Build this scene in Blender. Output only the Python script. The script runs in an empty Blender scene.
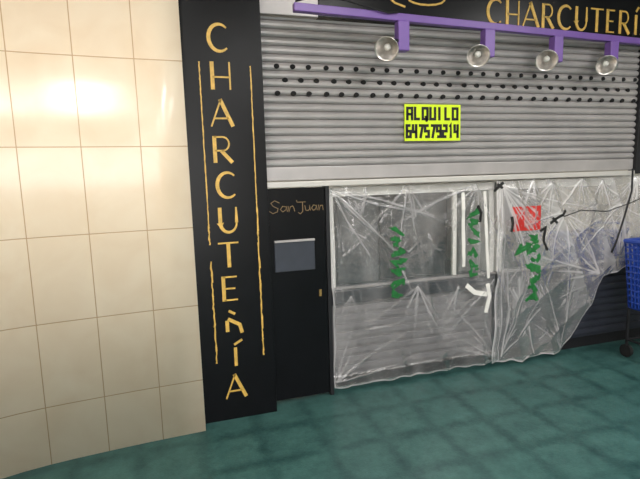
import bpy, bmesh, random
from mathutils import Matrix, Vector, noise
from math import radians, sin, cos, pi, sqrt, atan2, exp
random.seed(4)
S=bpy.context.scene
S.view_settings.view_transform='Standard'
# ------------------------------------------------------------ camera
cam=bpy.data.cameras.new('camera'); co=bpy.data.objects.new('camera',cam); S.collection.objects.link(co); S.camera=co
cam.sensor_width=36; cam.lens=27; cam.clip_start=.05
R=Matrix.Rotation(radians(-17),3,'Z')@Matrix.Rotation(radians(90-7.8),3,'X')@Matrix.Rotation(radians(-1.64),3,'Z')
co.matrix_world=Matrix.Translation((0,0,1.5))@R.to_4x4()

# ------------------------------------------------------------ materials
def srgb(c):
    return tuple(((v/255)/12.92 if v/255<=.04045 else ((v/255+.055)/1.055)**2.4) for v in c)+(1,)
def mat(name,col,rough=.5,metal=0,var=.12,scale=8,bump=0,bscale=60,spec=.5,coat=0):
    m=bpy.data.materials.new(name); m.use_nodes=True; nt=m.node_tree; n=nt.nodes; l=nt.links
    b=n['Principled BSDF']; b.inputs['Roughness'].default_value=rough; b.inputs['Metallic'].default_value=metal
    b.inputs['Specular IOR Level'].default_value=spec; b.inputs['Coat Weight'].default_value=coat
    g=n.new('ShaderNodeNewGeometry')
    t=n.new('ShaderNodeTexNoise'); t.inputs['Scale'].default_value=scale; t.inputs['Detail'].default_value=4
    l.new(g.outputs['Position'],t.inputs['Vector'])
    r=n.new('ShaderNodeValToRGB'); c=srgb(col)
    r.color_ramp.elements[0].position=.3; r.color_ramp.elements[1].position=.7
    r.color_ramp.elements[0].color=tuple(v*(1-var) for v in c[:3])+(1,)
    r.color_ramp.elements[1].color=tuple(min(1,v*(1+var)) for v in c[:3])+(1,)
    l.new(t.outputs['Fac'],r.inputs['Fac']); l.new(r.outputs['Color'],b.inputs['Base Color'])
    if bump:
        t2=n.new('ShaderNodeTexNoise'); t2.inputs['Scale'].default_value=bscale; l.new(g.outputs['Position'],t2.inputs['Vector'])
        bp=n.new('ShaderNodeBump'); bp.inputs['Strength'].default_value=bump; bp.inputs['Distance'].default_value=.01
        l.new(t2.outputs['Fac'],bp.inputs['Height']); l.new(bp.outputs['Normal'],b.inputs['Normal'])
    return m
M_black=mat('black_laminate',(10,11,15),.3,var=.2,spec=.22)
M_gold=mat('gold_paint',(214,174,84),.45,var=.2,scale=30)
M_steel=mat('brushed_steel',(174,170,170),.42,.4,var=.1,scale=5)
M_bright=mat('bright_aluminium',(205,202,198),.4,.3,var=.05,scale=5)
M_dark=mat('dark_metal',(32,32,36),.5,.3)
M_hole_shade=mat('hole_shade_black',(12,12,13),.9)
M_purple=mat('purple_lacquer',(116,84,160),.4,var=.06)
M_white=mat('white_trim',(222,220,216),.5,var=.04)
M_grey=mat('grey_panel',(76,75,80),.5,var=.12)
M_dgrey=mat('dark_grey_panel',(46,46,52),.45,var=.12)
M_lgrey=mat('light_grey_panel',(138,134,134),.5,var=.05)
M_pgrey=mat('slatted_front_grey',(112,109,112),.5,var=.05)
M_bump=mat('bumper_charcoal',(24,25,36),.4,var=.1)
M_navy=mat('navy_panel',(40,43,54),.5,var=.1)
M_yel=mat('neon_yellow_card',(214,240,20),.6,var=.04)
M_ink=mat('black_ink',(14,14,14),.7)
M_green=mat('green_spray_paint',(20,104,46),.6,var=.3,scale=40)
M_red=mat('red_card',(186,40,36),.5,var=.1)
M_blue=mat('blue_plastic',(26,60,150),.35,var=.1)
M_rub=mat('black_rubber',(22,22,24),.7)
M_chrome=mat('lamp_chrome',(215,211,208),.28,.85,var=.2,scale=30)
M_scr=mat('chalk_gold_ink',(140,116,80),.6)
M_dull=mat('dull_brass',(140,116,66),.5,.3)
M_plate=mat('plate_grey',(62,66,76),.35,.2)
M_beige=mat('beige_plastic',(214,196,160),.4,var=.05)
M_ceil=mat('ceiling_paint',(225,222,214),.8,var=.03)
M_plaster=mat('plaster',(190,184,172),.7,var=.05)
M_skirt=mat('grout_base',(120,110,92),.6)

def tile_mat():
    m=bpy.data.materials.new('glossy_beige_wall_tile'); m.use_nodes=True; nt=m.node_tree; n=nt.nodes; l=nt.links
    b=n['Principled BSDF']; uv=n.new('ShaderNodeUVMap')
    def band(ax,pitch,off,w):
        s=n.new('ShaderNodeSeparateXYZ'); l.new(uv.outputs[0],s.inputs[0])
        a=n.new('ShaderNodeMath'); a.operation='SUBTRACT'; a.inputs[1].default_value=off; l.new(s.outputs[ax],a.inputs[0])
        d=n.new('ShaderNodeMath'); d.operation='PINGPONG'; d.inputs[1].default_value=pitch/2; l.new(a.outputs[0],d.inputs[0])
        r=n.new('ShaderNodeMapRange'); r.inputs['From Min'].default_value=w*.4; r.inputs['From Max'].default_value=w; l.new(d.outputs[0],r.inputs['Value'])
        return r.outputs[0]
    mn=n.new('ShaderNodeMath'); mn.operation='MINIMUM'
    l.new(band(0,.29,-.143,.0035),mn.inputs[0]); l.new(band(1,.45,.32,.0035),mn.inputs[1])
    t=n.new('ShaderNodeTexNoise'); t.inputs['Scale'].default_value=4; t.inputs['Detail'].default_value=6; t.inputs['Distortion'].default_value=.6
    l.new(uv.outputs[0],t.inputs['Vector'])
    r=n.new('ShaderNodeValToRGB'); r.color_ramp.elements[0].color=srgb((234,214,188)); r.color_ramp.elements[1].color=srgb((242,226,203))
    r.color_ramp.elements[0].position=.3; r.color_ramp.elements[1].position=.7
    l.new(t.outputs['Fac'],r.inputs['Fac'])
    mx=n.new('ShaderNodeMix'); mx.data_type='RGBA'; mx.inputs['A'].default_value=srgb((198,166,130))
    l.new(r.outputs['Color'],mx.inputs['B']); l.new(mn.outputs[0],mx.inputs['Factor']); l.new(mx.outputs['Result'],b.inputs['Base Color'])
    b.inputs['Roughness'].default_value=.2
    bp=n.new('ShaderNodeBump'); bp.inputs['Strength'].default_value=.4; bp.inputs['Distance'].default_value=.003
    l.new(mn.outputs[0],bp.inputs['Height']); l.new(bp.outputs['Normal'],b.inputs['Normal'])
    return m
def floor_mat():
    m=bpy.data.materials.new('green_vinyl_floor'); m.use_nodes=True; nt=m.node_tree; n=nt.nodes; l=nt.links
    b=n['Principled BSDF']; g=n.new('ShaderNodeNewGeometry'); s=n.new('ShaderNodeSeparateXYZ'); l.new(g.outputs['Position'],s.inputs[0])
    wv=n.new('ShaderNodeTexNoise'); wv.inputs['Scale'].default_value=9; wv.inputs['Detail'].default_value=5; l.new(g.outputs['Position'],wv.inputs['Vector'])
    def band(ax,pitch,off,w):
        a=n.new('ShaderNodeMath'); a.operation='SUBTRACT'; a.inputs[1].default_value=off; l.new(s.outputs[ax],a.inputs[0])
        wa=n.new('ShaderNodeMath'); wa.operation='MULTIPLY_ADD'; wa.inputs[1].default_value=.05; l.new(wv.outputs['Fac'],wa.inputs[0]); l.new(a.outputs[0],wa.inputs[2])
        d=n.new('ShaderNodeMath'); d.operation='PINGPONG'; d.inputs[1].default_value=pitch/2; l.new(wa.outputs[0],d.inputs[0])
        r=n.new('ShaderNodeMapRange'); r.interpolation_type='SMOOTHSTEP'; r.inputs['From Max'].default_value=w; l.new(d.outputs[0],r.inputs['Value'])
        return r.outputs[0]
    mn=n.new('ShaderNodeMath'); mn.operation='MULTIPLY'
    l.new(band(0,.33,.1,.06),mn.inputs[0]); l.new(band(1,.33,.05,.06),mn.inputs[1])
    t=n.new('ShaderNodeTexNoise'); t.inputs['Scale'].default_value=4; t.inputs['Detail'].default_value=14; t.inputs['Roughness'].default_value=.88
    l.new(g.outputs['Position'],t.inputs['Vector'])
    ad=n.new('ShaderNodeMath'); ad.operation='MULTIPLY_ADD'; ad.inputs[1].default_value=.10
    l.new(mn.outputs[0],ad.inputs[0]); l.new(t.outputs['Fac'],ad.inputs[2])
    r=n.new('ShaderNodeValToRGB'); r.color_ramp.elements[0].color=srgb((18,50,51)); r.color_ramp.elements[1].color=srgb((74,114,109))
    r.color_ramp.elements[0].position=.36; r.color_ramp.elements[1].position=.84
    l.new(ad.outputs[0],r.inputs['Fac'])
    l.new(r.outputs['Color'],b.inputs['Base Color']); b.inputs['Roughness'].default_value=.42; b.inputs['Specular IOR Level'].default_value=.4
    t2=n.new('ShaderNodeTexNoise'); t2.inputs['Scale'].default_value=120; l.new(g.outputs['Position'],t2.inputs['Vector'])
    bp=n.new('ShaderNodeBump'); bp.inputs['Strength'].default_value=.25; bp.inputs['Distance'].default_value=.004
    l.new(t2.outputs['Fac'],bp.inputs['Height']); l.new(bp.outputs['Normal'],b.inputs['Normal'])
    return m
def plastic_mat(name,base,peak,seed=0):
    m=bpy.data.materials.new(name); m.use_nodes=True; nt=m.node_tree; n=nt.nodes; l=nt.links
    n.remove(n['Principled BSDF']); out=n['Material Output']
    at=n.new('ShaderNodeAttribute'); at.attribute_name='crease'
    g=n.new('ShaderNodeNewGeometry'); mp=n.new('ShaderNodeMapping'); mp.inputs['Scale'].default_value=(2.2,1,1); mp.inputs['Rotation'].default_value=(0,.4,0); mp.inputs['Location'].default_value=(0,seed,0)
    l.new(g.outputs['Position'],mp.inputs['Vector'])
    t=n.new('ShaderNodeTexNoise'); t.inputs['Scale'].default_value=2; t.inputs['Detail'].default_value=5; l.new(mp.outputs[0],t.inputs['Vector'])
    cl=n.new('ShaderNodeMapRange'); cl.inputs['From Min'].default_value=.42; cl.inputs['From Max'].default_value=.75; cl.inputs['To Max'].default_value=.45; l.new(t.outputs['Fac'],cl.inputs['Value'])
    a2=n.new('ShaderNodeMath'); a2.operation='ADD'; l.new(at.outputs['Fac'],a2.inputs[0]); l.new(cl.outputs[0],a2.inputs[1])
    op=n.new('ShaderNodeMapRange'); op.inputs['To Min'].default_value=base; op.inputs['To Max'].default_value=peak; op.inputs['From Max'].default_value=1.1
    l.new(a2.outputs[0],op.inputs['Value'])
    t3=n.new('ShaderNodeTexNoise'); t3.inputs['Scale'].default_value=14; t3.inputs['Detail'].default_value=3; t3.inputs['Distortion'].default_value=1; l.new(g.outputs['Position'],t3.inputs['Vector'])
    bp=n.new('ShaderNodeBump'); bp.inputs['Strength'].default_value=.6; bp.inputs['Distance'].default_value=.014; l.new(t3.outputs['Fac'],bp.inputs['Height'])
    tr=n.new('ShaderNodeBsdfTransparent'); df=n.new('ShaderNodeBsdfDiffuse'); df.inputs[0].default_value=(.85,.82,.84,1)
    tl=n.new('ShaderNodeBsdfTranslucent'); tl.inputs[0].default_value=(.8,.79,.81,1)
    gl=n.new('ShaderNodeBsdfGlossy'); gl.inputs['Roughness'].default_value=.16
    for k in (df,gl): l.new(bp.outputs['Normal'],k.inputs['Normal'])
    m1=n.new('ShaderNodeMixShader'); m1.inputs[0].default_value=.25; l.new(df.outputs[0],m1.inputs[1]); l.new(tl.outputs[0],m1.inputs[2])
    m2=n.new('ShaderNodeMixShader'); l.new(op.outputs[0],m2.inputs[0]); l.new(tr.outputs[0],m2.inputs[1]); l.new(m1.outputs[0],m2.inputs[2])
    fr=n.new('ShaderNodeLayerWeight'); fr.inputs[0].default_value=.25
    fm=n.new('ShaderNodeMath'); fm.operation='MULTIPLY_ADD'; fm.inputs[1].default_value=.4; fm.inputs[2].default_value=.08; l.new(fr.outputs['Fresnel'],fm.inputs[0])
    m3=n.new('ShaderNodeMixShader'); l.new(fm.outputs[0],m3.inputs[0]); l.new(m2.outputs[0],m3.inputs[1]); l.new(gl.outputs[0],m3.inputs[2])
    l.new(m3.outputs[0],out.inputs[0])
    return m
def glass_mat():
    m=bpy.data.materials.new('display_glass'); m.use_nodes=True; nt=m.node_tree; n=nt.nodes; l=nt.links
    n.remove(n['Principled BSDF']); tr=n.new('ShaderNodeBsdfTransparent'); tr.inputs[0].default_value=(.85,.88,.87,1)
    gl=n.new('ShaderNodeBsdfGlossy'); gl.inputs['Roughness'].default_value=.05; fr=n.new('ShaderNodeFresnel'); mx=n.new('ShaderNodeMixShader')
    l.new(fr.outputs[0],mx.inputs[0]); l.new(tr.outputs[0],mx.inputs[1]); l.new(gl.outputs[0],mx.inputs[2]); l.new(mx.outputs[0],n['Material Output'].inputs[0])
    return m
M_glass=glass_mat(); M_tile=tile_mat(); M_floor=floor_mat()
M_emit=bpy.data.materials.new('tube_light'); M_emit.use_nodes=True
M_emit.node_tree.nodes['Principled BSDF'].inputs['Emission Color'].default_value=(1,.97,.93,1)
M_emit.node_tree.nodes['Principled BSDF'].inputs['Emission Strength'].default_value=4

# ------------------------------------------------------------ builders
def obj(name,bm,m,parent=None,smooth=False,bevel=0):
    me=bpy.data.meshes.new(name); bmesh.ops.recalc_face_normals(bm,faces=bm.faces) ; bm.to_mesh(me); bm.free()
    o=bpy.data.objects.new(name,me); S.collection.objects.link(o)
    for k in (m if isinstance(m,list) else [m]): me.materials.append(k)
    if smooth:
        for p in me.polygons: p.use_smooth=True
    if parent: o.parent=parent
    if bevel:
        b=o.modifiers.new('bevel','BEVEL'); b.width=bevel; b.segments=2; b.limit_method='ANGLE'
    return o
def group(name):
    e=bpy.data.objects.new(name,None); S.collection.objects.link(e); e.empty_display_size=.1; return e
def bx(bm,x0,x1,y0,y1,z0,z1,mi=0):
    v=[bm.verts.new((x,y,z)) for x in (x0,x1) for y in (y0,y1) for z in (z0,z1)]
    for f in ((0,1,3,2),(4,6,7,5),(0,4,5,1),(2,3,7,6),(0,2,6,4),(1,5,7,3)):
        fc=bm.faces.new([v[i] for i in f]); fc.material_index=mi
def box(name,x0,x1,y0,y1,z0,z1,m,parent=None,bevel=0):
    bm=bmesh.new(); bx(bm,x0,x1,y0,y1,z0,z1); return obj(name,bm,m,parent,bevel=bevel)
def tube(bm,pts,r,seg=8,caps=True):
    pts=[Vector(p) for p in pts]; rings=[]
    for i,p in enumerate(pts):
        d=(pts[min(i+1,len(pts)-1)]-pts[max(i-1,0)]).normalized()
        up=Vector((0,0,1)) if abs(d.z)<.9 else Vector((0,1,0))
        a=d.cross(up).normalized(); b=d.cross(a)
        rr=r[i] if isinstance(r,(list,tuple)) else r
        rings.append([bm.verts.new(p+a*cos(2*pi*k/seg)*rr+b*sin(2*pi*k/seg)*rr) for k in range(seg)])
    for i in range(len(rings)-1):
        for k in range(seg): bm.faces.new((rings[i][k],rings[i][(k+1)%seg],rings[i+1][(k+1)%seg],rings[i+1][k]))
    if caps: bm.faces.new(rings[0]); bm.faces.new(rings[-1][::-1])
def lathe(bm,base,d,prof,seg=24):
    d=d.normalized(); a=d.cross(Vector((0,0,1))).normalized(); b=d.cross(a); rings=[]
    for t,r in prof: rings.append([bm.verts.new(base+d*t+a*cos(2*pi*k/seg)*r+b*sin(2*pi*k/seg)*r) for k in range(seg)])
    for i in range(len(rings)-1):
        for k in range(seg): bm.faces.new((rings[i][k],rings[i][(k+1)%seg],rings[i+1][(k+1)%seg],rings[i+1][k]))
    bm.faces.new(rings[0]); bm.faces.new(rings[-1][::-1])
def ribbon(bm,pts,w,ysurf,th=.003):
    P=[Vector((p[0],p[1])) for p in pts]; L=[];
    for i,p in enumerate(P):
        d0=(P[i]-P[i-1]).normalized() if i>0 else (P[1]-P[0]).normalized()
        d1=(P[i+1]-P[i]).normalized() if i<len(P)-1 else d0
        n0=Vector((-d0.y,d0.x)); n1=Vector((-d1.y,d1.x)); n=(n0+n1)
        n=n.normalized() if n.length>1e-4 else n0
        ww=w[i] if isinstance(w,(list,tuple)) else w
        k=ww/2/max(.5,n.dot(n0)); L.append((p+n*k,p-n*k))
    F=[[bm.verts.new((q.x,ysurf(q.x,q.y)-th,q.y)) for q in pr] for pr in L]
    B=[[bm.verts.new((q.x,ysurf(q.x,q.y)+.0005,q.y)) for q in pr] for pr in L]
    for i in range(len(P)-1):
        bm.faces.new((F[i][0],F[i][1],F[i+1][1],F[i+1][0]))
        bm.faces.new((F[i][0],F[i+1][0],B[i+1][0],B[i][0])); bm.faces.new((F[i][1],B[i][1],B[i+1][1],F[i+1][1]))
    for i in (0,-1): bm.faces.new((F[i][0],B[i][0],B[i][1],F[i][1]))
def arc(cx,cy,rx,ry,a0,a1,n=14): return [(cx+rx*cos(radians(a0+(a1-a0)*i/n)),cy+ry*sin(radians(a0+(a1-a0)*i/n))) for i in range(n+1)]
T,N,Mn=.14,.06,.10   # thick / thin / medium
GL={'C':[(arc(.55,.5,.48,.48,48,312,18),[.06+.08*sin(pi*i/18) for i in range(19)])],
 'H':[([(.1,0),(.1,1)],T),([(.88,0),(.88,1)],N),([(.1,.45),(.88,.45)],N)],
 'A':[([(0,0),(.48,1)],N),([(.44,1),(.98,0)],T),([(.16,.3),(.8,.3)],N)],
 'R':[([(.12,0),(.12,1)],T),([(.12,.965)]+[(.4,.965)]+arc(.5,.71,.28,.255,90,-90,10)+[(.12,.455)],N),([(.42,.45),(.9,0)],T)],
 'U':[([(.1,1),(.1,.4)]+arc(.48,.4,.38,.37,180,360,12)+[(.86,.4),(.86,1)],[T]*2+[T-.0065*i for i in range(13)]+[N,N])],
 'T':[([(0,.965),(.96,.965)],N),([(.48,.93),(.48,0)],T)],
 'E':[([(.15,0),(.15,1)],T),([(.15,.965),(.8,.965)],N),([(.15,.5),(.7,.5)],N),([(.15,.035),(.8,.035)],N)],
 'I':[([(.5,0),(.5,1)],T)],
 'Í':[([(.5,0),(.5,.86)],T),([(.45,1.0),(.85,1.2)],Mn)],
 'r':[([(.15,.1),(.15,.55)],T),([(.2,.62),(.75,.35),(.85,.0)],T),([(.25,.95),(.55,.8)],Mn)]}
B=.2
BK={'A':[([(.1,0),(.1,.9),(.9,.9),(.9,0)],B),([(.1,.45),(.9,.45)],B)],'L':[([(.1,1),(.1,.1),(.9,.1)],B)],
 'Q':[([(.9,.1),(.1,.1),(.1,.9),(.9,.9),(.9,.0)],B),([(.6,.35),(.8,-.1)],B)],'U':[([(.1,1),(.1,.1),(.9,.1),(.9,1)],B)],
 'I':[([(.5,0),(.5,1)],B)],'O':[([(.9,.0),(.9,.9),(.1,.9),(.1,.1),(.9,.1)],B)],
 '6':[([(.9,.9),(.1,.9),(.1,.1),(.9,.1),(.9,.5),(.1,.5)],B)],'4':[([(.1,1),(.1,.45),(.9,.45)],B),([(.8,1),(.8,0)],B)],
 '7':[([(.05,.9),(.9,.9),(.4,0)],B)],'5':[([(.9,.9),(.1,.9),(.1,.5),(.9,.5),(.9,.1),(.1,.1)],B)],
 '9':[([(.1,.1),(.9,.1),(.9,.9),(.1,.9),(.1,.5),(.9,.5)],B)],'2':[([(.1,.9),(.9,.9),(.9,.5),(.1,.5),(.1,.1),(.9,.1)],B)],
 '1':[([(.3,.8),(.55,.95),(.55,0)],B)]}
def glyph(bm,ch,x,z,w,h,y,font=GL,th=.004):
    for pts,wd in font[ch]:
        ww=[k*h for k in wd] if isinstance(wd,list) else wd*h
        ribbon(bm,[(x+p[0]*w,z+p[1]*h) for p in pts],ww,lambda a,b:y,th)

# ------------------------------------------------------------ room shell
fl=box('floor',-4,7,-5.2,4.6,-.1,0,M_floor)
box('ceiling',-4,7,-5.2,4.6,3.2,3.3,M_ceil)
box('wall_back',-1.5,7,4.3,4.4,0,3.2,M_plaster)
box('wall_right',6.9,7,-5,4.3,0,3.2,M_plaster)
WX0,WX1=-.9,.95
bm=bmesh.new(); bx(bm,-4,WX0,-5.1,-5,0,3.2); bx(bm,WX1,6.9,-5.1,-5,0,3.2); bx(bm,WX0,WX1,-5.1,-5,2.9,3.2); obj('wall_rear',bm,M_plaster)
g=group('added_streak_window_1')  # unseen window, added so its brightness reflects as a streak on the tiles
for n_,a in (('jamb_a',(WX0,WX0+.05)),('jamb_b',(WX1-.05,WX1))): box(n_,a[0],a[1],-5.08,-5.02,.1,2.85,M_white,g)
box('sill',WX0,WX1,-5.08,-5.0,0,.1,M_white,g); box('head',WX0,WX1,-5.08,-5.02,2.85,2.9,M_white,g)
path=[(.10,2.857),(-.06,2.850),(-.215,2.842),(-.35,2.832),(-.483,2.820),(-.61,2.807),(-.733,2.790),(-.847,2.767),(-.957,2.735),(-1.06,2.69),(-1.15,2.63),(-1.23,2.55),(-1.29,2.45),(-1.33,2.33),(-1.35,2.2),(-1.36,1.9),(-1.36,.5),(-1.36,-5)]
bm=bmesh.new(); uvl=bm.loops.layers.uv.new('UVMap'); s=.10; prev=None; inner=None
for i,p in enumerate(path):
    if i: s-=(Vector(p)-Vector(path[i-1])).length
    a=bm.verts.new((p[0],p[1],0)); b=bm.verts.new((p[0],p[1],3.2))
    if prev:
        f=bm.faces.new((a,prev[0],prev[1],b))
        for lp,uvv in zip(f.loops,((s,0),(prev[2],0),(prev[2],3.2),(s,3.2))): lp[uvl].uv=uvv
    prev=(a,b,s)
wl=obj('wall_left',bm,M_tile,smooth=True)
so=wl.modifiers.new('thick','SOLIDIFY'); so.thickness=.08; so.offset=-1
bm=bmesh.new()
for i in range(len(path)-4):
    a,b=path[i],path[i+1]; d=(Vector(b)-Vector(a)).normalized(); nn=Vector((-d.y,d.x))
    if nn.y>0: nn=-nn
    v=[bm.verts.new((q[0]+nn.x*o_,q[1]+nn.y*o_,z)) for q in (a,b) for o_ in (0,.004) for z in (0,.012)]
    for f in ((0,1,3,2),(4,6,7,5),(0,4,5,1),(2,3,7,6),(1,5,7,3)): bm.faces.new([v[k] for k in f])
obj('baseboard_left',bm,M_skirt)
g=group('wall_switch'); box('plate',-.005,.065,2.843,2.852,1.60,1.66,M_beige,g,.003); box('rocker',.008,.052,2.838,2.8435,1.612,1.648,M_beige,g,.002)
box('wall_front',.56,7,3.02,3.12,2.45,3.2,M_plaster)

# ------------------------------------------------------------ sign pillar
g=group('shop_sign_pillar')
box('panel',.088,.555,2.86,3.10,0.0,3.2,M_black,g,.002)
box('edge_trim',.076,.088,2.856,3.0,0,3.2,M_dark,g)
bm=bmesh.new(); word='CHARCUTErÍA'
for i,ch in enumerate(word):
    zc=2.272-.2057*i; w=.125 if ch!='I' else .1
    xo=.31+.006*sin(i*1.7)
    glyph(bm,ch,xo-w/2,zc-.076,w,.152 if ch not in'Í' else .135,2.86)
obj('vertical_lettering',bm,M_gold,g)
bm=bmesh.new()
for x0,za,zb in((.197,.375,2.14),(.484,.39,2.125)):
    z=za
    while z<zb:
        z2=min(zb,z+random.uniform(.05,.16)); n=6
        rag=.003 if z>1.2 else .007
        if x0<.3 and .98<z<1.06: z=z2; continue
        ribbon(bm,[(x0+random.uniform(-1,1)*rag*.35,z+(z2-z)*k/n) for k in range(n+1)],[random.uniform(.005,.005+rag) for k in range(n+1)],lambda a,b:2.86)
        z=z2
obj('border_lines',bm,M_gold,g)

# ------------------------------------------------------------ black door with note
g=group('door_1')
box('leaf',.565,.945,2.96,3.0,.02,1.415,M_black,g,.002)
box('gap_shade_strip',.948,.975,2.955,3.02,0,1.42,M_dark,g,.002)  # dark filler strip: shade of the gap beside the counter, put in as colour
box('vent_plate',.60,.865,2.952,2.962,.885,1.075,M_plate,g,.002)
box('vent_lip',.60,.865,2.940,2.962,1.075,1.088,M_steel,g,.001)
box('latch',.888,.904,2.952,2.962,.70,.745,M_dull,g,.001)
bm=bmesh.new()
def wr(pts,ox,oz,s=1,w=.004): ribbon(bm,[(ox+p[0]*s,oz+p[1]*s) for p in pts],w,lambda a,b:2.96,.002)
wr([(.06,.06),(.03,.075),(.005,.06),(.02,.04),(.05,.025),(.045,.005),(.015,-.005),(-.005,.01)],.585,1.265)
wr([(.045,.03),(.02,.035),(.005,.015),(.02,0),(.04,.012),(.045,.032),(.05,.0)],.645,1.268)
wr([(.0,.035),(.005,0),(.015,.03),(.03,.035),(.038,.02),(.042,0)],.70,1.268)
wr([(0,.07),(.006,.055)],.755,1.268)
wr([(.0,.06),(.05,.06)],.765,1.265); wr([(.03,.06),(.03,.0),(.015,-.015),(0,-.005)],.765,1.265)
wr([(.0,.035),(.005,.005),(.02,0),(.03,.01),(.032,.035),(.036,0)],.81,1.268)
wr([(.035,.03),(.015,.035),(.002,.015),(.015,0),(.03,.01),(.035,.032),(.04,.0)],.852,1.268)
wr([(.0,.035),(.004,0),(.014,.03),(.028,.03),(.032,0)],.90,1.268)
obj('handwriting',bm,M_scr,g)

# ------------------------------------------------------------ roller shutter
g=group('roller_shutter')
XL,XR=.56,3.53; bm=bmesh.new(); z=1.545; pitch=.0485; prof=[]
while z<2.435:
    for f,d in((0,.006),(.05,0.014),(.14,.0),(.35,-.008),(.6,-.010),(.82,-.004),(.93,.004)):
        if z+f*pitch<2.438: prof.append((2.965+d,z+f*pitch))
    z+=pitch
cols=[[bm.verts.new((x,p[0],p[1])) for p in prof] for x in (XL,XR)]
for i in range(len(prof)-1): bm.faces.new((cols[0][i],cols[1][i],cols[1][i+1],cols[0][i+1]))
obj('slats',bm,M_steel,g)
box('bottom_panel',XL,XR,2.958,2.985,1.462,1.548,M_steel,g,.004)
box('bottom_rail',XL,XR,2.938,2.995,1.420,1.455,M_bright,g,.004)
box('guide_right',XR,XR+.07,2.93,3.0,1.43,2.44,M_dark,g,.003)
bm=bmesh.new()
for r_,zz in enumerate((2.152,2.072,1.994)):
    x=.66+(.05 if r_==1 else 0); k=0
    while x<3.5:
        n=12; vs=[bm.verts.new((x+.0175*cos(2*pi*q/n),2.9525,zz+.0145*sin(2*pi*q/n))) for q in range(n)]
        vb=[bm.verts.new((v.co.x,2.966,v.co.z)) for v in vs]
        bm.faces.new(vs)
        for q in range(n): bm.faces.new((vs[q],vs[(q+1)%n],vb[(q+1)%n],vb[q]))
        k+=1; x+=.10 if k%3 else .115
obj('ventilation_hole_shade',bm,M_hole_shade,g)  # black discs on the slats, painting the shade inside the perforations

# ------------------------------------------------------------ fascia sign
g=group('fascia_sign')
box('board',.93,6.0,2.93,3.02,2.445,2.98,M_black,g,.003)
box('shutter_housing',.555,.93,2.94,3.02,2.445,2.98,M_steel,g,.003)
bm=bmesh.new(); x=2.12
for ch,w in zip('CHARCUTERÍA',(.13,.12,.135,.115,.135,.12,.12,.10,.115,.06,.135)):
    glyph(bm,ch,x,2.475,w,.165,2.93); x+=w+.022
sp=[(1.63+(.02+.0055*i)*cos(i*.42)*1.6,2.60+(.012+.0022*i)*sin(i*.42)) for i in range(26)]
ribbon(bm,sp,.012,lambda a,b:2.93)
ribbon(bm,[(1.35+.03*i,2.66+.05*sin(i*.55)) for i in range(12)],.012,lambda a,b:2.93)
obj('gold_lettering',bm,M_gold,g)

# ------------------------------------------------------------ rental sign
g=group('rental_sign')
box('card',1.51,1.935,2.944,2.950,1.70,1.94,M_yel,g)
bm=bmesh.new(); x=1.525
for ch in 'ALQUILO': glyph(bm,ch,x,1.835,.044 if ch!='I' else .03,.088,2.944,BK,.002); x+=.0575
x=1.522
for ch in '647579214': glyph(bm,ch,x,1.718,.034,.092,2.944,BK,.002); x+=.0455
obj('printed_text',bm,M_ink,g)

# ------------------------------------------------------------ lighting rail
rl=lambda x:2.70+(x-.72)*.066
g=group('light_rail')
bm=bmesh.new()
def slant(x0,x1,dy0,dy1,z0,z1):
    v=[bm.verts.new((x,rl(x)+d,z)) for x in (x0,x1) for d in (dy0,dy1) for z in (z0,z1)]
    for f in ((0,1,3,2),(4,6,7,5),(0,4,5,1),(2,3,7,6),(0,2,6,4),(1,5,7,3)): bm.faces.new([v[i] for i in f])
slant(.71,3.70,-.022,.022,2.388,2.432)
obj('rail',bm,M_purple,g,bevel=.004)
bm=bmesh.new()
for x in (.98,2.2,3.4): tube(bm,[(x,rl(x)+.02,2.42),(x,2.918,2.485)],.006)
obj('brackets',bm,M_dark,g)
bm=bmesh.new()
tube(bm,[(.72,2.69,2.44),(.85,2.66,2.47),(1.0,2.67,2.46),(1.15,2.69,2.44),(1.28,2.70,2.42),(1.35,2.71,2.43)],.005)
obj('cable',bm,M_rub,g,True)
for x,yaw in ((1.387,0),(2.02,.15),(2.60,-.1),(3.13,.1)):
    g=group('track_spotlight'); y=rl(x)-.01
    box('transformer',x-.037,x+.037,y-.03,y+.03,2.215,2.386,M_purple,g,.006)
    d=Vector((-.5+yaw,-.66,-.5)).normalized(); back=Vector((x-.10,y-.03,2.245))
    bm=bmesh.new(); tube(bm,[(x-.03,y-.02,2.27),(x-.07,y-.02,2.275),back-d*.01],.009)
    obj('arm',bm,M_dark,g,True)
    bm=bmesh.new()
    lathe(bm,back,d,[(t*1.0,r*.88) for t,r in [(-.05,.014),(-.045,.022),(0,.026),(.006,.034),(.02,.050),(.045,.066),(.075,.078),(.083,.081),(.084,.077),(.070,.070),(.042,.058),(.022,.036),(.012,.015)]])
    obj('reflector',bm,M_chrome,g,True)
    bm=bmesh.new(); lathe(bm,back,d,[(.012,.010),(.03,.013),(.05,.020),(.064,.018),(.074,.005)],14)
    obj('bulb',bm,M_white,g,True)

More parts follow.
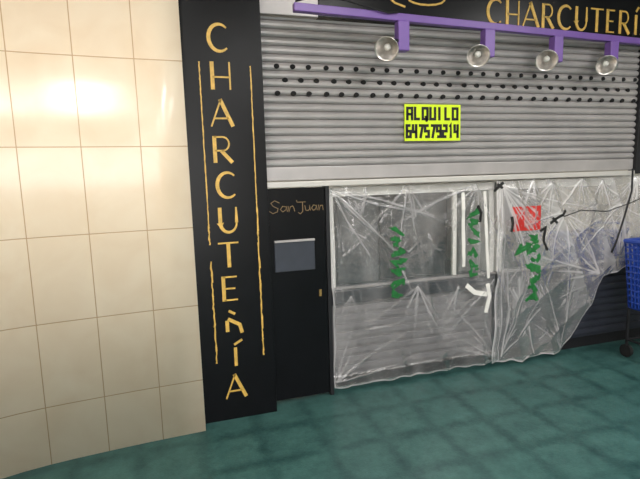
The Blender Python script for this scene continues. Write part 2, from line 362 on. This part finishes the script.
# ------------------------------------------------------------ display counters
def counter(x0,x1,low,panels,ups=()):
    g=group('refrigerated_display_counter'); w=x1-x0
    box('plinth',x0+.02,x1-.02,3.06,3.75,0,.10,M_dark,g)
    bm=bmesh.new(); bx(bm,x0,x1,3.03,3.8,.10,.61)
    zz=.13
    while zz<.56:
        bx(bm,x0+.03,x1-.03,3.016,3.03,zz,zz+.038); zz+=.06
    obj('lower_front',bm,low,g,bevel=.003)
    box('bumper',x0-.005,x1+.005,2.998,3.06,.61,.715,M_bump,g,.012)
    box('bumper_trim',x0-.005,x1+.005,2.999,3.06,.715,.73,M_lgrey,g,.004)
    box('deck',x0,x1,3.04,3.8,.722,.735,M_grey,g,.003)
    for nm,xa in (('end_cheek_left',x0),('end_cheek_right',x1-.04)):
        bm=bmesh.new(); pr=[(3.02,.70),(3.015,1.0),(3.04,1.40),(3.7,1.40),(3.8,.70)]
        A=[bm.verts.new((xa,p[0],p[1])) for p in pr]; Bv=[bm.verts.new((xa+.04,p[0],p[1])) for p in pr]
        bm.faces.new(A); bm.faces.new(Bv[::-1])
        for i in range(5): bm.faces.new((A[i],Bv[i],Bv[(i+1)%5],A[(i+1)%5]))
        obj(nm,bm,M_white,g)
    box('top_shelf',x0,x1,3.025,3.7,1.345,1.405,M_white,g,.004)
    for i,xu in enumerate(ups): box('upright_%d'%(i+1),xu,xu+.03,3.012,3.04,.735,1.345,M_white,g,.003)
    bm=bmesh.new(); pr=[(3.022,.735),(3.018,1.0),(3.03,1.2),(3.042,1.345)]
    A=[bm.verts.new((x0+.04,p[0],p[1])) for p in pr]; Bv=[bm.verts.new((x1-.04,p[0],p[1])) for p in pr]
    for i in range(3): bm.faces.new((A[i],Bv[i],Bv[i+1],A[i+1]))
    obj('front_glass',bm,M_glass,g,True)
    box('back_wall',x0+.04,x1-.04,3.60,3.63,.735,1.345,M_grey,g)
    box('inner_shelf',x0+.04,x1-.04,3.2,3.6,1.06,1.075,M_lgrey,g)
    for i,(a,b,c,d,m_) in enumerate(panels): box('stored_panel_%d'%(i+1),a,b,3.06+.012*i,3.068+.012*i,c,d,m_,g,.002)
    return g
counter(.985,2.285,M_pgrey,[(1.06,1.36,.74,1.31,M_grey),(1.38,1.90,.74,1.28,M_dgrey),(1.98,2.2,.74,1.30,M_lgrey)],(1.93,))
counter(2.31,4.4,M_navy,[(2.40,2.75,.74,1.25,M_grey),(2.9,3.4,.74,1.2,M_lgrey),(3.4,3.9,.74,1.3,M_grey)])

# ------------------------------------------------------------ plastic sheets
def mksegs(anchors,seed,xr,zr):
    rnd=random.Random(seed); out=[]
    for ax,az,n,a0,a1,L0,L1 in anchors:
        for k in range(n):
            a=radians(a0+(a1-a0)*(k+rnd.random())/n); L=rnd.uniform(L0,L1)
            pts=[(ax,az)]; aa=a; q=3
            for _ in range(q):
                aa+=rnd.uniform(-.14,.14); pts.append((pts[-1][0]+cos(aa)*L/q,pts[-1][1]+sin(aa)*L/q))
            amp=rnd.uniform(.35,1); wd=rnd.uniform(.004,.009)
            for i in range(q): out.append((pts[i],pts[i+1],amp*(1-i*.28),amp*(1-(i+1)*.28),wd))
    for _ in range(56):
        x=rnd.uniform(*xr); z=rnd.uniform(*zr); a=rnd.gauss(-pi/2,.55) if rnd.random()<.6 else rnd.uniform(0,pi); L=rnd.uniform(.06,.3); am=rnd.uniform(.25,.8)
        out.append(((x,z),(x+cos(a)*L,z+sin(a)*L),am,am*.3,rnd.uniform(.003,.008)))
    return out
def crease(x,z,segs):
    v=0
    for (ax,az),(bx_,bz),a0,a1,w in segs:
        dx,dz=bx_-ax,bz-az; t=((x-ax)*dx+(z-az)*dz)/(dx*dx+dz*dz)
        if t<-.05 or t>1.05: continue
        t=min(1,max(0,t)); d=abs((x-ax-dx*t)**2+(z-az-dz*t)**2)
        if d<w*w*9:
            c=(a0+(a1-a0)*t)*exp(-d/(w*w))
            if c>v: v=c
    return v
S1=mksegs([(1.0,1.39,6,-85,-5,.5,1.1),(1.55,1.40,5,-150,-40,.4,.9),(2.1,1.39,7,-160,-50,.5,1.2),(1.12,.67,4,-130,-50,.2,.5),(1.25,1.40,3,-130,-60,.2,.5),(1.62,.69,6,-150,-30,.25,.6),(1.95,.66,4,-140,-30,.2,.5),(2.25,.68,9,-180,-95,.3,.8),(2.28,.08,5,100,175,.3,.9),(1.0,.08,5,5,80,.3,.8)],3,(1.0,2.3),(.1,1.4))
S2=mksegs([(2.29,1.38,16,-95,-5,.5,1.3),(2.55,1.40,4,-150,-40,.15,.4),(2.72,1.39,5,-150,-30,.2,.5),(3.0,1.40,5,-150,-30,.2,.5),(3.22,1.38,5,-150,-40,.2,.5),(2.84,1.16,9,-170,-20,.3,.9),(3.4,1.2,8,-200,-20,.3,.7),(3.55,1.39,6,-160,-60,.3,.7),(2.32,.08,6,50,92,.3,.9),(2.88,.08,6,80,140,.3,.8),(3.2,.66,7,100,190,.3,.8)],8,(2.25,3.7),(.1,1.4))
def fold(x,z,a,seed,segs):
    r=lambda X,Z,o:1-abs(noise.noise(Vector((X,Z,o+seed))))*2.2
    return -a*(.7*max(0,r(x*3.2+z*1.0,z*.7,0))**3+.3*max(0,r(x*2.0-z*1.6,z*1.6,4))**3+.3*noise.noise(Vector((x*6,z*2,2+seed))))-.008*crease(x,z,segs)
def ys1(x,z):
    t=max(0,min(1,(1.43-z)/1.4)); return 2.988-.012*sin(pi*t)+fold(x,z,.020,1,S1)+(.02 if z>1.36 else 0)-(.012 if z<.12 else 0)
def ys2(x,z):
    t=max(0,min(1,(1.43-z)/1.4)); return 2.958-.03*sin(pi*t)+fold(x,z,.034,9,S2)
def sheet(name,x0,x1,top,bot,ys,m,segs,nu=230,nv=240):
    bm=bmesh.new(); V=[]; cr=[]
    for j in range(nv+1):
        row=[]
        for i in range(nu+1):
            x=x0+(x1-x0)*i/nu; t=j/nv
            zt=top(x)+.012*noise.noise(Vector((x*7,3,3))); zb=bot(x)+.025*noise.noise(Vector((x*9,8,3)))
            z=zt+(zb-zt)*t; xx=x+.02*noise.noise(Vector((z*4,x*.5,7)))
            row.append(bm.verts.new((xx,ys(xx,z),z)))
            e=min(i,nu-i)*(x1-x0)/nu; eb=z-zb
            cr.append(max(crease(xx,z,segs),.9*exp(-(e/.012)**2),.8*exp(-(eb/.012)**2)))
        V.append(row)
    for j in range(nv):
        for i in range(nu): bm.faces.new((V[j][i],V[j][i+1],V[j+1][i+1],V[j+1][i]))
    o=obj(name,bm,m,smooth=True)
    at=o.data.attributes.new('crease','FLOAT','POINT'); at.data.foreach_set('value',cr)
    return o
P1=plastic_mat('clear_polythene_a',.06,.6,0); P2=plastic_mat('clear_polythene_b',.19,.8,5)
g1=sheet('plastic_sheet',.985,2.33,lambda x:1.405,lambda x:.035,ys1,P1,S1)
def bot2(x):
    K=[(2.2,.03),(2.88,.04),(2.98,.14),(3.24,.62),(3.6,.72),(4.5,.75)]
    for (a,b),(c,d) in zip(K,K[1:]):
        if x<=c: return b+(d-b)*max(0,(x-a))/(c-a)
    return .75
g2=sheet('plastic_sheet',2.24,4.3,lambda x:1.41,bot2,ys2,P2,S2,320,220)

def dens(pts,st=.015):
    o_=[]
    for a,b in zip(pts,pts[1:]):
        n=max(1,int(((a[0]-b[0])**2+(a[1]-b[1])**2)**.5/st))
        o_+=[(a[0]+(b[0]-a[0])*i/n,a[1]+(b[1]-a[1])*i/n) for i in range(n)]
    return o_+[pts[-1]]
bm=bmesh.new()
ribbon(bm,dens([(1.985,1.34),(1.99,1.1),(1.995,.80)]),.026,ys1,.003)
ribbon(bm,dens([(2.165,1.34),(2.18,1.0),(2.20,.70)]),.024,ys1,.003)
ribbon(bm,dens([(2.02,.66),(2.09,.60),(2.19,.58)]),.035,ys1,.003)
ribbon(bm,dens([(2.19,.66),(2.21,.56),(2.18,.44)]),.03,ys1,.0045)
obj('masking_tape',bm,M_white,g1)
def scrib(bm,cx,z0,z1,w,ys,n,seed,bold=.022):
    rnd=random.Random(seed); h=(z0-z1)/n
    for i in range(n):
        zc=z0-h*(i+.5)
        for k in range(3):
            p=[(cx+rnd.uniform(-.5,.5)*w,zc+rnd.uniform(-.5,.5)*h) for _ in range(3)]
            ribbon(bm,dens(p),bold*rnd.uniform(.6,1.2),ys,.003+.0006*k)
bm=bmesh.new()
scrib(bm,1.47,1.13,.62,.12,ys1,7,1); scrib(bm,2.07,1.22,.72,.09,ys1,7,2,.02); obj('green_marker_writing',bm,M_green,g1)
bm=bmesh.new(); scrib(bm,2.56,1.0,.50,.12,ys2,7,3,.026); scrib(bm,2.50,.95,.85,.2,ys2,1,5,.02); obj('green_marker_writing',bm,M_green,g2)
bm=bmesh.new()
for pts in ([(2.10,1.24),(2.13,1.19),(2.12,1.12)],): ribbon(bm,dens(pts),.022,ys1,.006)
obj('black_marker_writing',bm,M_ink,g1)
bm=bmesh.new()
for pts in ([(2.36,1.15),(2.37,1.10),(2.36,1.04)],[(2.62,1.03),(2.67,1.05),(2.65,.95),(2.69,.88)],[(2.72,1.08),(2.80,1.13),(2.86,1.17)],[(2.25,1.39),(2.29,1.36)],[(2.22,1.34),(2.30,1.40)],[(2.74,1.12),(2.78,1.08)]):
    ribbon(bm,dens(pts),.018,ys2,.006)
obj('black_marker_writing',bm,M_ink,g2)
bm=bmesh.new(); ribbon(bm,dens([(2.37,1.13),(2.62,1.13)],.02),.18,lambda x,z:ys2(x,z)+.001,.0015); obj('red_card',bm,M_red,g2)
bm=bmesh.new(); tube(bm,[(3.46,2.90,1.47),(3.44,2.88,1.3),(3.38,2.88,1.1),(3.31,2.88,.9),(3.28,2.89,.82)],.007); tube(bm,[(2.80,2.89,1.13),(2.95,2.88,1.17),(3.2,2.88,1.15),(3.42,2.88,1.2),(3.6,2.89,1.25)],.004)
obj('tie_cord',bm,M_rub,g2,smooth=True)

# ------------------------------------------------------------ shopping trolley
g=group('shopping_trolley'); bx0,by0=3.32,2.45; W,D=.50,.36
def lattice(bm,a,b,c,d,nu,nv,r=.008):
    lerp=lambda p,q,t:Vector(p).lerp(Vector(q),t)
    for i in range(nu+1): tube(bm,[lerp(a,b,i/nu),lerp(d,c,i/nu)],r,6)
    for j in range(nv+1): tube(bm,[lerp(a,d,j/nv),lerp(b,c,j/nv)],r,6)
bt=[(bx0+.03,by0+.04,.40),(bx0+W-.04,by0+.04,.40),(bx0+W-.04,by0+D-.04,.40),(bx0+.03,by0+D-.04,.40)]
tp=[(bx0,by0,.92),(bx0+W,by0,.92),(bx0+W,by0+D,.92),(bx0,by0+D,.92)]
bm=bmesh.new()
for i in range(4):
    j=(i+1)%4; lattice(bm,bt[i],bt[j],tp[j],tp[i],10,11)
lattice(bm,bt[0],bt[1],bt[2],bt[3],8,6)
for i in range(4): tube(bm,[tp[i],tp[(i+1)%4]],.018,8)
obj('basket',bm,M_blue,g)
bm=bmesh.new()
for p in bt: tube(bm,[p,(p[0],p[1],.10)],.011,8)
for i in range(4): tube(bm,[(bt[i][0],bt[i][1],.14),(bt[(i+1)%4][0],bt[(i+1)%4][1],.14)],.010,8)
obj('frame',bm,M_dark,g)
bm=bmesh.new()
for p in bt: tube(bm,[(p[0]-.014,p[1],.05),(p[0]+.014,p[1],.05)],.05,18)
obj('wheels',bm,M_rub,g)
bm=bmesh.new(); tube(bm,[(bx0+W,by0,.92),(bx0+W+.05,by0,1.0),(bx0+W+.05,by0+D,1.0),(bx0+W,by0+D,.92)],.012,8)
obj('handle',bm,M_blue,g)

# ------------------------------------------------------------ ceiling lights
def lamp(x,y,e,sx=1.2,sy=.28):
    g=group('ceiling_light'); box('housing',x-sx/2,x+sx/2,y-sy/2,y+sy/2,3.13,3.2,M_white,g,.004)
    bm=bmesh.new()
    for dx in (-.07,.07): tube(bm,[(x+dx,y-sy/2+.05,3.115),(x+dx,y+sy/2-.05,3.115)],.013,8)
    obj('tubes',bm,M_emit,g)
    ld=bpy.data.lights.new('lamp','AREA'); ld.shape='RECTANGLE'; ld.size=sx; ld.size_y=sy; ld.energy=e; ld.color=(1,.98,.95)
    lo=bpy.data.objects.new('lamp',ld); lo.location=(x,y,3.09); S.collection.objects.link(lo); lo.parent=g
lamp(-.35,.6,44,.3,1.4); lamp(.95,-1.2,30,.3,1.4); lamp(.95,-3.3,24,.3,1.4)
for x,k in ((1.6,1.0),(3.7,1.1)): lamp(x,.6,44*k,.3,1.4)
for x,k in ((2.4,1.05),(4.2,1.05)):
    for y,e in ((-1.2,34),(-3.3,30)): lamp(x,y,e*k,.3,1.4)
w=bpy.data.worlds.new('world'); S.world=w; w.use_nodes=True
w.node_tree.nodes['Background'].inputs[0].default_value=(1,.98,.96,1); w.node_tree.nodes['Background'].inputs[1].default_value=7
